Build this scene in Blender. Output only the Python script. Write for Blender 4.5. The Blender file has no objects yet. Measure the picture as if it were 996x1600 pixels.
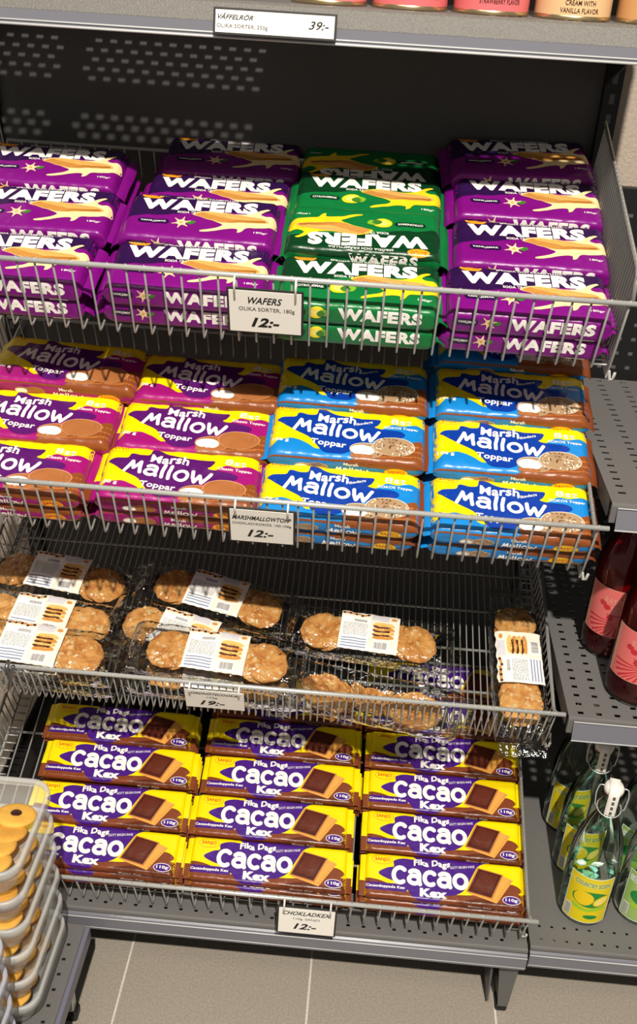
import bpy, bmesh, math, random
from mathutils import Vector, Matrix, noise
from mathutils.geometry import tessellate_polygon
random.seed(7)
sc = bpy.context.scene
COL = sc.collection
pi = math.pi
sin, cos = math.sin, math.cos

# ------------------------------------------------------------------ camera, world, lights, exposure
def make_camera():
    f, pit, yaw, rol = 1534.19, .5204, -.0395, .0615
    fw = Vector((sin(yaw)*cos(pit), cos(yaw)*cos(pit), -sin(pit)))
    r = Vector((cos(yaw), -sin(yaw), 0)); u = r.cross(fw)
    r2 = r*cos(rol)+u*sin(rol); u2 = -r*sin(rol)+u*cos(rol)
    cd = bpy.data.cameras.new('camera'); o = bpy.data.objects.new('camera', cd); COL.objects.link(o)
    cd.sensor_fit = 'HORIZONTAL'; cd.sensor_width = 36; cd.lens = f/996*36; cd.clip_start = .02
    m = Matrix((r2, u2, -fw)).transposed().to_4x4(); m.translation = (0, 0, 1.62)
    o.matrix_world = m; sc.camera = o
make_camera()
w = bpy.data.worlds.new('store_light'); sc.world = w; w.use_nodes = True
w.node_tree.nodes['Background'].inputs[0].default_value = (1.0, .95, .88, 1)
w.node_tree.nodes['Background'].inputs[1].default_value = .2
def lamp(name, kind, loc, energy, size, col=(1, .93, .83), aim=None, spot=1.6):
    d = bpy.data.lights.new(name, kind); o = bpy.data.objects.new(name, d); COL.objects.link(o)
    d.energy = energy; d.color = col; o.location = loc
    if kind == 'AREA': d.shape = 'RECTANGLE'; d.size, d.size_y = size
    else: d.shadow_soft_size = size
    if kind == 'SPOT': d.spot_size = spot; d.spot_blend = .6
    if aim: o.rotation_euler = (Vector(aim)-Vector(loc)).to_track_quat('-Z', 'Y').to_euler()
    return o
lamp('ceiling_spot', 'SPOT', (.35, -1.55, 4.6), 1260, .05, aim=(-.05, 1.35, .8), spot=.85)
lamp('fill_area', 'AREA', (-.5, -.2, 3.3), 16, (1.6, .5), aim=(-.2, 1.2, .3))  # soft overhead fill, added to lift the shade; no actual fixture
sc.view_settings.view_transform = 'Standard'; sc.view_settings.look = 'None'
sc.cycles.transparent_max_bounces = 32
sc.view_settings.exposure = 0.0; sc.view_settings.gamma = 1; sc.view_settings.use_curve_mapping = False

# ------------------------------------------------------------------ materials
def lin(h):
    c = [int(h[i:i+2], 16)/255 for i in (0, 2, 4)]
    return tuple(x/12.92 if x <= .04045 else ((x+.055)/1.055)**2.4 for x in c)
MATS = {}
def mat(name, hexc, rough=.5, metal=0, bump=0, bscale=50, var=0, vscale=30, spec=.5, trans=0, ior=1.45, coat=0, var2=None, emit=0, detail=3):
    if name in MATS: return MATS[name]
    m = bpy.data.materials.new(name); m.use_nodes = True; nt = m.node_tree; b = nt.nodes['Principled BSDF']
    c = lin(hexc); b.inputs['Base Color'].default_value = (*c, 1)
    b.inputs['Roughness'].default_value = rough; b.inputs['Metallic'].default_value = metal
    b.inputs['Specular IOR Level'].default_value = spec; b.inputs['IOR'].default_value = ior
    b.inputs['Transmission Weight'].default_value = trans; b.inputs['Coat Weight'].default_value = coat
    if bump or var:
        tc = nt.nodes.new('ShaderNodeTexCoord')
    if bump:
        n = nt.nodes.new('ShaderNodeTexNoise'); n.inputs['Scale'].default_value = bscale; n.inputs['Detail'].default_value = detail
        bp = nt.nodes.new('ShaderNodeBump'); bp.inputs['Strength'].default_value = bump; bp.inputs['Distance'].default_value = .004
        nt.links.new(tc.outputs['Object'], n.inputs['Vector']); nt.links.new(n.outputs['Fac'], bp.inputs['Height'])
        nt.links.new(bp.outputs['Normal'], b.inputs['Normal'])
    if var:
        n = nt.nodes.new('ShaderNodeTexNoise'); n.inputs['Scale'].default_value = vscale; n.inputs['Detail'].default_value = 5
        rp = nt.nodes.new('ShaderNodeValToRGB'); rp.color_ramp.elements[0].position = .32; rp.color_ramp.elements[1].position = .68
        c2 = lin(var2) if var2 else tuple(x*(1-var) for x in c)
        rp.color_ramp.elements[0].color = (*c2, 1); rp.color_ramp.elements[1].color = (*c, 1)
        nt.links.new(tc.outputs['Object'], n.inputs['Vector']); nt.links.new(n.outputs['Fac'], rp.inputs['Fac'])
        nt.links.new(rp.outputs['Color'], b.inputs['Base Color'])
    MATS[name] = m
    return m
def film(name, hexc, rough=.33):          # printed packaging film, softly wrinkled
    return mat('film_'+name, hexc, rough=rough, bump=.34, bscale=46, spec=.5, detail=2)
def clear(name, tint, gloss=.16, rough=.08, bump=.5, bscale=45, base=.04):
    if name in MATS: return MATS[name]
    m = bpy.data.materials.new(name); m.use_nodes = True; nt = m.node_tree; nt.nodes.clear()
    out = nt.nodes.new('ShaderNodeOutputMaterial'); mix = nt.nodes.new('ShaderNodeMixShader')
    t = nt.nodes.new('ShaderNodeBsdfTransparent'); g = nt.nodes.new('ShaderNodeBsdfGlossy'); lw = nt.nodes.new('ShaderNodeLayerWeight')
    t.inputs[0].default_value = (*lin(tint), 1); g.inputs['Roughness'].default_value = rough
    lw.inputs['Blend'].default_value = gloss
    ad = nt.nodes.new('ShaderNodeMath'); ad.operation = 'ADD'; ad.inputs[1].default_value = base; ad.use_clamp = True
    if bump:
        tc = nt.nodes.new('ShaderNodeTexCoord'); n = nt.nodes.new('ShaderNodeTexNoise'); n.inputs['Scale'].default_value = bscale
        bp = nt.nodes.new('ShaderNodeBump'); bp.inputs['Strength'].default_value = bump; bp.inputs['Distance'].default_value = .006
        nt.links.new(tc.outputs['Object'], n.inputs['Vector']); nt.links.new(n.outputs['Fac'], bp.inputs['Height'])
        nt.links.new(bp.outputs['Normal'], g.inputs['Normal']); nt.links.new(bp.outputs['Normal'], lw.inputs['Normal'])
    nt.links.new(lw.outputs['Fresnel'], ad.inputs[0]); nt.links.new(ad.outputs[0], mix.inputs[0])
    nt.links.new(t.outputs[0], mix.inputs[1]); nt.links.new(g.outputs[0], mix.inputs[2]); nt.links.new(mix.outputs[0], out.inputs[0])
    MATS[name] = m
    return m
def frosted(name, hexc, alpha, rough=.35):
    if name in MATS: return MATS[name]
    m = mat(name, hexc, rough=rough); m.node_tree.nodes['Principled BSDF'].inputs['Alpha'].default_value = alpha
    return m

M_wire = mat('zinc_wire', 'a6a6a2', rough=.38, metal=.45)
M_chrome = mat('bright_zinc', 'cfd0cc', rough=.3, metal=.45)
M_grey = mat('grey_painted_steel', '6c6a68', rough=.5, bump=.12, bscale=900, var=.12, vscale=600)
M_greyd = mat('dark_grey_steel', '55555a', rough=.45)
M_fascia = mat('grey_mottled_edge', '6f6c66', rough=.5, bump=.3, bscale=500, var=.25, vscale=350)
M_panel = mat('charcoal_panel', '4b4947', rough=.6, bump=.1, bscale=700)
M_black = mat('black_steel', '141414', rough=.5)
M_strip = mat('label_strip_plastic', '707078', rough=.25, coat=.4)
M_edge = mat('strip_edge', 'c9c9c9', rough=.25)
M_white = mat('white_card', 'f3efe6', rough=.55)
M_ink = mat('black_ink', '1a1816', rough=.6)
M_inkg = mat('grey_ink', '5a5856', rough=.6)
M_frame = mat('dark_card_frame', '262422', rough=.45)
M_tie = mat('white_nylon', 'e4e2dc', rough=.35)

# ------------------------------------------------------------------ mesh building
class MB:
    def __init__(s): s.v = []; s.f = []; s.m = []; s.sm = []; s.mats = []
    def mi(s, m):
        if m not in s.mats: s.mats.append(m)
        return s.mats.index(m)
    def add(s, vs, fs, m, smooth=True):
        o = len(s.v); k = s.mi(m); s.v += [tuple(p) for p in vs]
        for f in fs: s.f.append([i+o for i in f]); s.m.append(k); s.sm.append(smooth)
    def mesh(s, name):
        me = bpy.data.meshes.new(name); me.from_pydata(s.v, [], s.f)
        for m in s.mats: me.materials.append(m)
        me.polygons.foreach_set('material_index', s.m); me.polygons.foreach_set('use_smooth', s.sm); me.update()
        return me
    def obj(s, name, parent=None, mw=None): return link(s.mesh(name), name, parent, mw)
def link(me, name, parent=None, mw=None):
    o = bpy.data.objects.new(name, me); COL.objects.link(o)
    if parent: o.parent = parent
    if mw is not None: o.matrix_basis = mw
    return o
def empty(name, mw=None):
    o = bpy.data.objects.new(name, None); COL.objects.link(o); o.empty_display_size = .05
    if mw is not None: o.matrix_basis = mw
    return o
def tag(o, label, cat, group=None):
    o['label'] = label; o['category'] = cat
    if group: o['group'] = group
    return o
def copy_tree(o, mw, label=None):
    c = o.copy(); COL.objects.link(c); c.matrix_basis = mw
    if label: c['label'] = label
    for ch in list(o.children):
        d = ch.copy(); COL.objects.link(d); d.parent = c
        for g in list(ch.children):
            e = g.copy(); COL.objects.link(e); e.parent = d
    return c
def box(mb, x0, x1, y0, y1, z0, z1, m, bev=.0015, seg=2):
    bm = bmesh.new(); bmesh.ops.create_cube(bm, size=1)
    for v in bm.verts: v.co = Vector(((x0+x1)/2+v.co.x*(x1-x0), (y0+y1)/2+v.co.y*(y1-y0), (z0+z1)/2+v.co.z*(z1-z0)))
    if bev: bmesh.ops.bevel(bm, geom=bm.edges[:], offset=min(bev, .45*min(x1-x0, y1-y0, z1-z0)), segments=seg, affect='EDGES', profile=.5)
    bm.verts.index_update(); mb.add([v.co[:] for v in bm.verts], [[v.index for v in f.verts] for f in bm.faces], m, False); bm.free()
def bend(pts, r):
    out = [Vector(pts[0])]
    for i in range(1, len(pts)-1):
        p = Vector(pts[i]); a = Vector(pts[i-1])-p; b = Vector(pts[i+1])-p
        k = min(r, a.length*.45, b.length*.45); A = p+a.normalized()*k; B = p+b.normalized()*k
        for t in (0, .33, .67, 1): out.append((1-t)**2*A+2*t*(1-t)*p+t*t*B)
    return out+[Vector(pts[-1])]
def tube(mb, pts, r, m, n=7, closed=False):
    pts = [Vector(p) for p in pts]; N = len(pts); vs = []; fs = []; up = None
    for i, p in enumerate(pts):
        a = pts[(i-1) % N] if (closed or i) else p; b = pts[(i+1) % N] if (closed or i < N-1) else p
        t = (b-a).normalized()
        if up is None: up = t.orthogonal().normalized()
        up = (up-t*up.dot(t)); up = up.normalized() if up.length > 1e-6 else t.orthogonal().normalized()
        s = t.cross(up)
        rr = r[i] if isinstance(r, (list, tuple)) else r
        for k in range(n): vs.append(p+(up*cos(2*pi*k/n)+s*sin(2*pi*k/n))*rr)
    for i in range(N if closed else N-1):
        j = (i+1) % N
        for k in range(n): fs.append((i*n+k, i*n+(k+1) % n, j*n+(k+1) % n, j*n+k))
    if not closed: fs.append(list(range(n))[::-1]); fs.append([(N-1)*n+k for k in range(n)])
    mb.add(vs, fs, m)
def lathe(mb, prof, m, n=40, cap=(False, False)):
    vs = [(r*cos(2*pi*k/n), r*sin(2*pi*k/n), z) for r, z in prof for k in range(n)]; fs = []
    for i in range(len(prof)-1):
        for k in range(n): fs.append((i*n+k, i*n+(k+1) % n, (i+1)*n+(k+1) % n, (i+1)*n+k))
    if cap[0]: fs.append(list(range(n))[::-1])
    if cap[1]: fs.append([(len(prof)-1)*n+k for k in range(n)])
    mb.add(vs, fs, m)

# ------------------------------------------------------------------ flat artwork (mm), later wrapped on a surface
def refine(v, t, L):
    v = [tuple(p) for p in v]
    for _ in range(9):
        mid = {}; new = []; ch = False
        def dist(a, b): return math.hypot(v[a][0]-v[b][0], v[a][1]-v[b][1])
        def mp(a, b):
            k = (min(a, b), max(a, b))
            if k not in mid: mid[k] = len(v); v.append(((v[a][0]+v[b][0])/2, (v[a][1]+v[b][1])/2))
            return mid[k]
        for tri in t:
            a, b, c = tri; e = [dist(a, b) > L, dist(b, c) > L, dist(c, a) > L]; n = sum(e)
            if n == 0: new.append(tri); continue
            ch = True
            if n == 3:
                x, y, z = mp(a, b), mp(b, c), mp(c, a); new += [(a, x, z), (x, b, y), (z, y, c), (x, y, z)]
            else:
                while not e[0] or (n == 2 and e[2]): a, b, c = b, c, a; e = e[1:]+e[:1]
                if n == 1: x = mp(a, b); new += [(a, x, c), (x, b, c)]
                else: x, y = mp(a, b), mp(b, c); new += [(a, x, c), (x, y, c), (x, b, y)]
        t = new
        if not ch: break
    return v, t
def smooth_poly(pts, n=5):
    out = []; N = len(pts)
    for i in range(N):
        p0, p1, p2, p3 = (Vector(pts[(i+k-1) % N]) for k in range(4))
        for j in range(n):
            t = j/n
            out.append(tuple(.5*((2*p1)+(p2-p0)*t+(2*p0-5*p1+4*p2-p3)*t*t+(3*p1-p0-3*p2+p3)*t**3)))
    return out
TXT = {}
def text_mesh(s, bold=0, shear=0):
    k = (s, bold, shear)
    if k not in TXT:
        cu = bpy.data.curves.new('t', 'FONT'); cu.body = s; cu.offset = bold; cu.shear = shear; cu.resolution_u = 3
        if bold: cu.space_character = 1+bold*1.6
        o = bpy.data.objects.new('t', cu); me = bpy.data.meshes.new_from_object(o); me.calc_loop_triangles()
        v = [(p.co.x, p.co.y) for p in me.vertices]; t = [tuple(x.vertices) for x in me.loop_triangles]
        bpy.data.objects.remove(o); bpy.data.curves.remove(cu); bpy.data.meshes.remove(me)
        TXT[k] = (v, t)
    return TXT[k]
class Art:
    def __init__(s): s.items = []; s.oy = 0; s.ox = 0
    def raw(s, v, t, m, layer, L=7):
        v = [(a+s.ox, b+s.oy) for a, b in v]
        v, t = refine(v, t, L); s.items.append((v, t, m, layer))
    def poly(s, pts, m, layer, L=5, smooth=0):
        if smooth: pts = smooth_poly(pts, smooth)
        t = tessellate_polygon([[Vector((a, b, 0)) for a, b in pts]])
        s.raw(pts, [tuple(x) for x in t], m, layer, L)
    def ell(s, cx, cy, rx, ry, m, layer, rot=0, n=28, L=5):
        c, d = cos(math.radians(rot)), sin(math.radians(rot))
        s.poly([(cx+rx*cos(2*pi*k/n)*c-ry*sin(2*pi*k/n)*d, cy+rx*cos(2*pi*k/n)*d+ry*sin(2*pi*k/n)*c) for k in range(n)], m, layer, L)
    def ring(s, cx, cy, rx, ry, wd, m, layer, n=32):
        v = []; t = []
        for k in range(n):
            a = 2*pi*k/n; v += [(cx+rx*cos(a), cy+ry*sin(a)), (cx+(rx-wd)*cos(a), cy+(ry-wd)*sin(a))]
            i, j = 2*k, 2*((k+1) % n); t += [(i, j, j+1), (i, j+1, i+1)]
        s.raw(v, t, m, layer)
    def rect(s, x0, y0, x1, y1, m, layer, L=5, r=0):
        if r:
            p = []
            for cx, cy, a0 in ((x1-r, y1-r, 0), (x0+r, y1-r, 90), (x0+r, y0+r, 180), (x1-r, y0+r, 270)):
                for k in range(5): a = math.radians(a0+22.5*k); p.append((cx+r*cos(a), cy+r*sin(a)))
            s.poly(p, m, layer, L)
        else: s.poly([(x0, y0), (x1, y0), (x1, y1), (x0, y1)], m, layer, L)
    def line(s, p, q, wd, m, layer):
        d = Vector((q[0]-p[0], q[1]-p[1])).normalized()*wd/2
        s.poly([(p[0]-d.y, p[1]+d.x), (p[0]+d.y, p[1]-d.x), (q[0]+d.y, q[1]-d.x), (q[0]-d.y, q[1]+d.x)], m, layer, 6)
    def text(s, st, cx, cy, wd, ht, m, layer, bold=0, shear=0, rot=0, warp=None, L=9):
        v, t = text_mesh(st, bold, shear)
        x0 = min(p[0] for p in v); x1 = max(p[0] for p in v); y0 = min(p[1] for p in v); y1 = max(p[1] for p in v)
        c, d = cos(math.radians(rot)), sin(math.radians(rot)); out = []
        for a, b in v:
            a = ((a-x0)/(x1-x0)-.5); b = ((b-y0)/(y1-y0)-.5)
            if warp: a, b = warp(a, b)
            a *= wd; b *= ht
            out.append((cx+a*c-b*d, cy+a*d+b*c))
        s.raw(out, t, m, layer, L)
    def put(s, mb, fn):
        for v, t, m, layer in s.items: mb.add([fn(a, b, layer) for a, b in v], t, m, True)

GL = {'C': [[(.55+.5*cos(math.radians(a)), .55+.56*sin(math.radians(a))) for a in range(48, 318, 15)]],
      'c': [[(.5+.45*cos(math.radians(a)), .5+.48*sin(math.radians(a))) for a in range(48, 318, 15)]],
      'o': [[(.5+.47*cos(math.radians(a)), .5+.48*sin(math.radians(a))) for a in range(0, 361, 15)]],
      'a': [[(.12, .86), (.3, .97), (.52, .98), (.74, .9), (.84, .72), (.84, .45), (.86, .1), (.92, 0)], [(.44+.4*cos(math.radians(a)), .3+.29*sin(math.radians(a))) for a in range(0, 361, 20)]],
      'M': [[(-.05, -.05), (.14, .55), (.28, 1.08), (.52, .36), (.92, 1.08), (.98, .5), (1.1, .02)]],
      'l': [[(.1, 1.3), (.05, .6), (.12, .03)]],
      'w': [[(.0, 1.0), (.1, .45), (.3, .02), (.58, .7), (.86, .02), (1.1, .5), (1.32, 1.12)]]}
def lettering(A, st, x0, y0, sx, sy, wd, adv, m, layer, rot=0, curve=0):
    c, d = cos(math.radians(rot)), sin(math.radians(rot)); x = x0; h = wd/2
    for n, ch in enumerate(st):
        up = curve*(n-(len(st)-1)/2)**2
        for pl in GL[ch]:
            P = [(x+a*sx, y0+b*sy+up) for a, b in pl]; P = [(a*c-b*d, a*d+b*c) for a, b in P]
            for i in range(len(P)-1): A.line(P[i], P[i+1], wd, m, layer)
            for p in P: A.ell(p[0], p[1], h, h, m, layer, n=14)
        x += adv[ch]*sx
# ------------------------------------------------------------------ pillow packets
def make_wrap(W, D, T, r, tl, bulge, wr, seed):
    a = D/2-r; arc = r*pi/2; side = T-2*r; P = 2*(2*a+2*side+4*arc)/1.0
    P = 2*(2*a)+2*side+4*arc
    def f(u, s, off=0):
        sg = 1 if s >= 0 else -1; q = abs(s)
        if q <= a: y, z, n = -q, T/2, (0, 1)
        elif q <= a+arc: th = (q-a)/r; y, z, n = -(a+r*sin(th)), T/2-r+r*cos(th), (-sin(th), cos(th))
        elif q <= a+arc+side: y, z, n = -D/2, T/2-r-(q-a-arc), (-1, 0)
        elif q <= a+2*arc+side: th = (q-a-arc-side)/r; y, z, n = -(a+r*cos(th)), -T/2+r-r*sin(th), (-cos(th), -sin(th))
        else: y, z, n = -(a-(q-a-2*arc-side)), -T/2, (0, -1)
        y *= sg; ny = n[0]*sg; nz = n[1]
        t = min(1, max(0, (abs(u)-(W/2-tl))/tl)); k = max(.1, math.sqrt(max(0, 1-t*t)))
        z *= k; y *= 1-.05*t*t
        z += bulge*max(0, 1-(2*y/D)**2)*(1-(2*abs(u)/W)**4)*(1 if nz > 0 else (-.15 if nz < 0 else 0))
        e = wr*(noise.noise((u*34+seed, s*40, seed))+.6*noise.noise((u*90+seed, s*55, 3+seed)))*(1+1.2*t)
        e = max(-.0016, min(.0016, e)) if nz >= 0 else 0
        o = off+e
        return (u, y+ny*o, z+nz*o+T/2)
    f.P, f.W, f.a, f.sc = P, W, a, a+arc+side/2
    return f
def wrapper_mesh(name, fn, base, art, nu=56, ns=64):
    mb = MB(); W, P = fn.W, fn.P; vs = []; fs = []
    us = [-W/2+W*i/nu for i in range(nu+1)]
    us = sorted(us+[-W/2*(1-.012*k) for k in (1, 3)]+[W/2*(1-.012*k) for k in (1, 3)]); nu = len(us)-1
    for u in us:
        for j in range(ns): vs.append(fn(u, -P/2+P*j/ns))
    for i in range(nu):
        for j in range(ns): fs.append((i*ns+j, (i+1)*ns+j, (i+1)*ns+(j+1) % ns, i*ns+(j+1) % ns))
    mb.add(vs, fs, base)
    lim = W/2-.0004
    if art: art.put(mb, lambda a, b, l: fn(max(-lim, min(lim, a*.001)), -b*.001, .0002+l*.00011))
    return mb.mesh(name)
def seal_mesh(name, W, D, T, fl, sgn, m, seed, curl=.004, m2=None, split=0):
    mb = MB(); nx, ny = 6, 44; vs = []; fs = []; fs2 = []
    for side in (1, -1):
        for i in range(nx+1):
            for j in range(ny+1):
                q = i/nx; y = -D*.47+D*.94*j/ny
                u = W/2-.002+fl*q+(.0006*(1 if j % 2 else -1) if i == nx else 0)
                z = T/2-curl*q*q+.0025*q*noise.noise((y*30, seed, q))+.004*q*noise.noise((y*14+9, seed*1.7, 0))
                vs.append((sgn*u, y, z+side*(.0004+.0003*sin(i*pi))+.0003*(j % 2)))
    n1 = (nx+1)*(ny+1)
    for i in range(nx):
        for j in range(ny):
            a = i*(ny+1)+j; q = (a, a+ny+1, a+ny+2, a+1); t = fs2 if (m2 and j < ny*split) else fs
            t.append(q if sgn < 0 else q[::-1]); b = [x+n1 for x in q]; t.append(b[::-1] if sgn < 0 else b)
    mb.add(vs, fs, m)
    if fs2: mb.add(vs, fs2, m2)
    return mb.mesh(name)
F = film
Fw = F('white', 'f4efe8'); Fyel = F('yellow', 'f6d800'); Fred = F('red', 'c8281e'); Fora = F('orange', 'f29a1c')
def logo(A, cx, cy, wd, fill, layer, txt=Fred, outline=Fora):
    if fill: A.ell(cx, cy, wd/2, wd*.21, fill, layer)
    if outline: A.ring(cx, cy, wd/2, wd*.23, wd*.03, outline, layer+.3)
    A.text('SANJO', cx, cy, wd*.7, wd*.21, txt, layer+1, bold=.02)
def wafer_art(green):
    A = Art()
    dark = F('wafer_band_green', '07391c') if green else F('wafer_band_purple', '2b0d42')
    cream = F('lemon_cream', 'f2cf1e') if green else F('vanilla_cream', 'f3d9a0')
    tan = F('wafer_tan', 'e9a95a'); brown = F('wafer_line', 'a86a24'); leaf = F('leaf', '3d7a2a')
    pill = F('pill_green', '05301a') if green else F('pill_purple', '220a3c')
    A.poly([(-112, 60), (112, 60), (112, 24), (100, 24), (70, 20), (40, 15), (10, 13), (-15, 10), (-50, 0), (-80, -2), (-112, -5)], dark, 0, smooth=4)
    A.text('WAFERS', -6, 29, 174, 30, Fw, 3, bold=.062, rot=1.5)
    logo(A, -80, 50, 32, F('logo_gold', 'f0a020'), 2)
    A.text('SPRÖDA OCH KRÄMFYLLDA', 3, 49, 94, 5, Fw, 2, bold=.02)
    A.text('SODA TILL FIKAT', -10, 9.5, 52, 5.5, Fw, 2, bold=.025)
    def fruit(cx, cy, R):
        if green:
            A.ell(cx, cy, R*1.05, R*.85, F('lemon', 'f0d321'), 3, rot=10); A.ell(cx, cy+R*.02, R*.7, R*.55, F('lemon_in', 'f7e46a'), 4, rot=10)
            A.poly([(cx+R*.2, cy-R*.1), (cx+R*.8, cy+R*.5), (cx+R*1.6, cy+R*.2), (cx+R*1.2, cy-R*.5)], F('leaf_l', '7fb32b'), 5, smooth=3)
            A.poly([(cx, cy-R*.2), (cx+R*.5, cy+R*.35), (cx+R*1.1, cy-R*.1), (cx+R*.6, cy-R*.6)], leaf, 6, smooth=3)
        else:
            A.poly([(cx+R*.5, cy+R*.1), (cx+R*1.2, cy+R*.35), (cx+R*1.5, cy+R*.1), (cx+R*1.0, cy-R*.3)], leaf, 2, smooth=3)
            p = []
            for k in range(12):
                a = 2*pi*k/12+.3; r = R*(1.08 if k % 2 == 0 else .42); p.append((cx+r*cos(a), cy+r*sin(a)))
            A.poly(p, F('petal', 'f6dfb4'), 3, smooth=3)
            for k in range(6):
                a = 2*pi*k/6+.3; A.line((cx, cy), (cx+R*.8*cos(a), cy+R*.8*sin(a)), R*.07, F('petal_d', 'd9a760'), 4)
            A.ell(cx, cy, R*.2, R*.2, F('petal_d', 'd9a760'), 5, n=12)
    def pilltext(cx, cy, wd):
        A.rect(cx-wd/2, cy-5.5, cx+wd/2, cy+5.5, pill, 2, r=5)
        A.text('CITRONSMAK' if green else 'VANILJSMAK', cx, cy, wd*.82, 5, Fw, 3, bold=.02)
    pilltext(-67, -17, 46); fruit(-26, -17, 14)
    A.poly([(-13, 5), (0, 14), (16, 17), (50, 12), (72, 17), (86, 28), (95, 32), (99, 30), (92, 25), (87, 18), (96, 13), (108, 14), (112, 2), (111, -9), (100, -17), (84, -20), (70, -22), (64, -31), (58, -34), (57, -26), (40, -27), (16, -35), (5, -37), (6, -33), (28, -23), (34, -16), (20, -8), (0, -1)], cream, 3, smooth=4)
    A.poly([(-10, 4), (2, 13), (18, 15), (60, 10), (94, 5), (98, -5), (60, -9), (34, -11), (14, -5)], tan, 4, L=6, smooth=3)
    for k in range(5):
        t = k/5
        A.line((-9+12*t, 4+9*t), (36+16*t, -10+9*t), 1.3, brown, 5); A.line((36+16*t, -10+9*t), (96, -4+5*t), .9, brown, 5)
    for k in range(10): A.line((14+8*k, 14-k*.8), (22+8*k, 7-k*.6), .6, F('wafer_pink', 'd98a5a'), 5.4)
    A.text('180gr', 92, -31, 20, 5.5, Fw, 3, bold=.01)
    sy = -66
    A.oy = sy
    A.text('WAFERS', 32, 0, 116, 19, Fw, 2, bold=.055); fruit(-55, 0, 11); pilltext(-85, 0, 30)
    if not green: A.rect(66, -19, 92, -16, Fw, 2)
    A.oy = 66                                   # far side of the packet
    A.text('WAFERS', -30, 0, 100, 18, Fw, 2, bold=.045, rot=180)
    A.oy = 0
    return A
def wavy(k=1.0, drop=.16):
    return lambda a, b: (a, b*(1+.35*a*a*4*0.4)+drop*sin(a*5.5+.6)*.5*k)
def marsh_art(blue):
    A = Art()
    blob = F('blob_blue', '0b3a9c') if blue else F('blob_purple', '561566')
    brown = F('choc', '8a4a22'); brown2 = F('choc_l', 'b06a34'); choc = F('choc_m', 'a8683a')
    A.poly([(-117, 56), (117, 56), (117, 30), (100, 27), (82, 23), (66, 25), (52, 15), (38, 13), (0, 0), (-40, -36), (-62, -26), (-82, -19), (-100, -23), (-117, -31)], Fyel, 0, smooth=4)
    A.poly([(5, -60), (117, -60), (117, -9), (103, -8), (90, -16), (60, -26), (30, -38)], brown, .5, smooth=3)
    for k in range(3): A.poly([(40, -46+k*9), (117, -40+k*11), (117, -36+k*11), (40, -44+k*9)], brown2, .8)
    if not blue: A.poly([(-117, -52), (-60, -50), (-20, -56), (-117, -60)], F('pink', 'b81c7c'), .6)
    A.poly([(-109, 18), (-99, 25), (-82, 27), (-77, 36), (-60, 34), (-50, 36), (-47, 48), (-36, 47), (-22, 39), (4, 34), (28, 33), (48, 33), (45, 22), (40, 16), (56, 14), (80, 10), (86, 2), (74, -5), (50, -8), (30, -20), (16, -30), (2, -41), (-12, -45), (-32, -43), (-44, -31), (-58, -14), (-78, -4), (-96, 8)], blob, 2, smooth=4)
    A.text('Marsh', -18, 28, 58, 17, Fw, 3.5, bold=.03, rot=-4, warp=lambda a, b: (a, b+.12*sin(a*6)))
    lettering(A, 'Mallow', -80, -12, 20, 19.5, 5.5, {'M': 1.42, 'a': 1.25, 'l': .5, 'o': 1.28, 'w': 1.3}, Fw, 4, rot=-7.5, curve=.35)
    A.text('Toppar', -28, -26, 54, 14, Fw, 3.5, bold=.025, rot=-6)
    if blue: A.text('Fikadags', 22, 22, 30, 7, Fw, 3.5, bold=.02, rot=16, shear=.2)
    A.text('8st', 80, 32, 32, 12, Fw, 3, bold=.012, rot=-3)
    A.text('KOKOS Toppar' if blue else 'Classic Toppar', 80, 17, 52, 6.5, Fw, 3, bold=.02, rot=-3)
    A.text('106 g' if blue else '100 g', -100, -24, 25, 8.5, Fw, 3, bold=.03)
    logo(A, -95, 45, 32, None, 1)
    def mallow(cx, cy, rx, ry, half, L0=4.6, n=46):
        sk = F('coconut', 'a98a68') if blue else choc
        A.ell(cx, cy, rx, ry, F('coconut_e', 'd9c9b0') if blue else F('choc_hi', 'c99668'), L0); A.ell(cx, cy-.4, rx*.96, ry*.95, sk, L0+.5)
        rnd = random.Random(int(cx*7))
        if blue:
            for k in range(n):
                a = rnd.uniform(0, 2*pi); q = math.sqrt(rnd.random())*.9; x = cx+rx*q*cos(a); y = cy+ry*q*sin(a); b = rnd.uniform(0, pi); l = rx*.07
                A.line((x-l*cos(b), y-l*sin(b)), (x+l*cos(b), y+l*sin(b)), rx*.045, F('coco_w', 'efe4cf') if k % 2 else F('coco_d', '5f432a'), L0+1)
        if half: A.ell(cx-rx*.25, cy-ry*.05, rx*.68, ry*.68, Fw, L0+1.5); A.rect(cx-rx*.9, cy-ry*1.0, cx+rx*.35, cy-ry*.6, choc, L0+1.8)
    mallow(30, -33, 26, 15, True); mallow(70, -22, 32, 19, False, 6.6)
    A.oy = -68
    A.poly([(-117, 15), (-117, 12), (20, 11), (117, 9), (117, 15)], brown, 1)
    A.poly([(20, -3), (117, -5), (117, -9), (20, -7)], brown2, 1)
    mallow(-62, -2, 14, 7, True, 2, 8); mallow(-42, 0, 16, 8, False, 3, 14)
    A.text('Marsh', 8, 8, 22, 6, Fw, 3, bold=.04); lettering(A, 'Mallow', -14, -8, 7.6, 7, 2.4, {'M': 1.42, 'a': 1.25, 'l': .5, 'o': 1.28, 'w': 1.3}, Fw, 3, rot=-1)
    logo(A, 76, -2, 36, F('logo_gold', 'f0a020') if not blue else F('logo_yel', 'f2c81c'), 2)
    A.oy = 0
    return A
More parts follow.
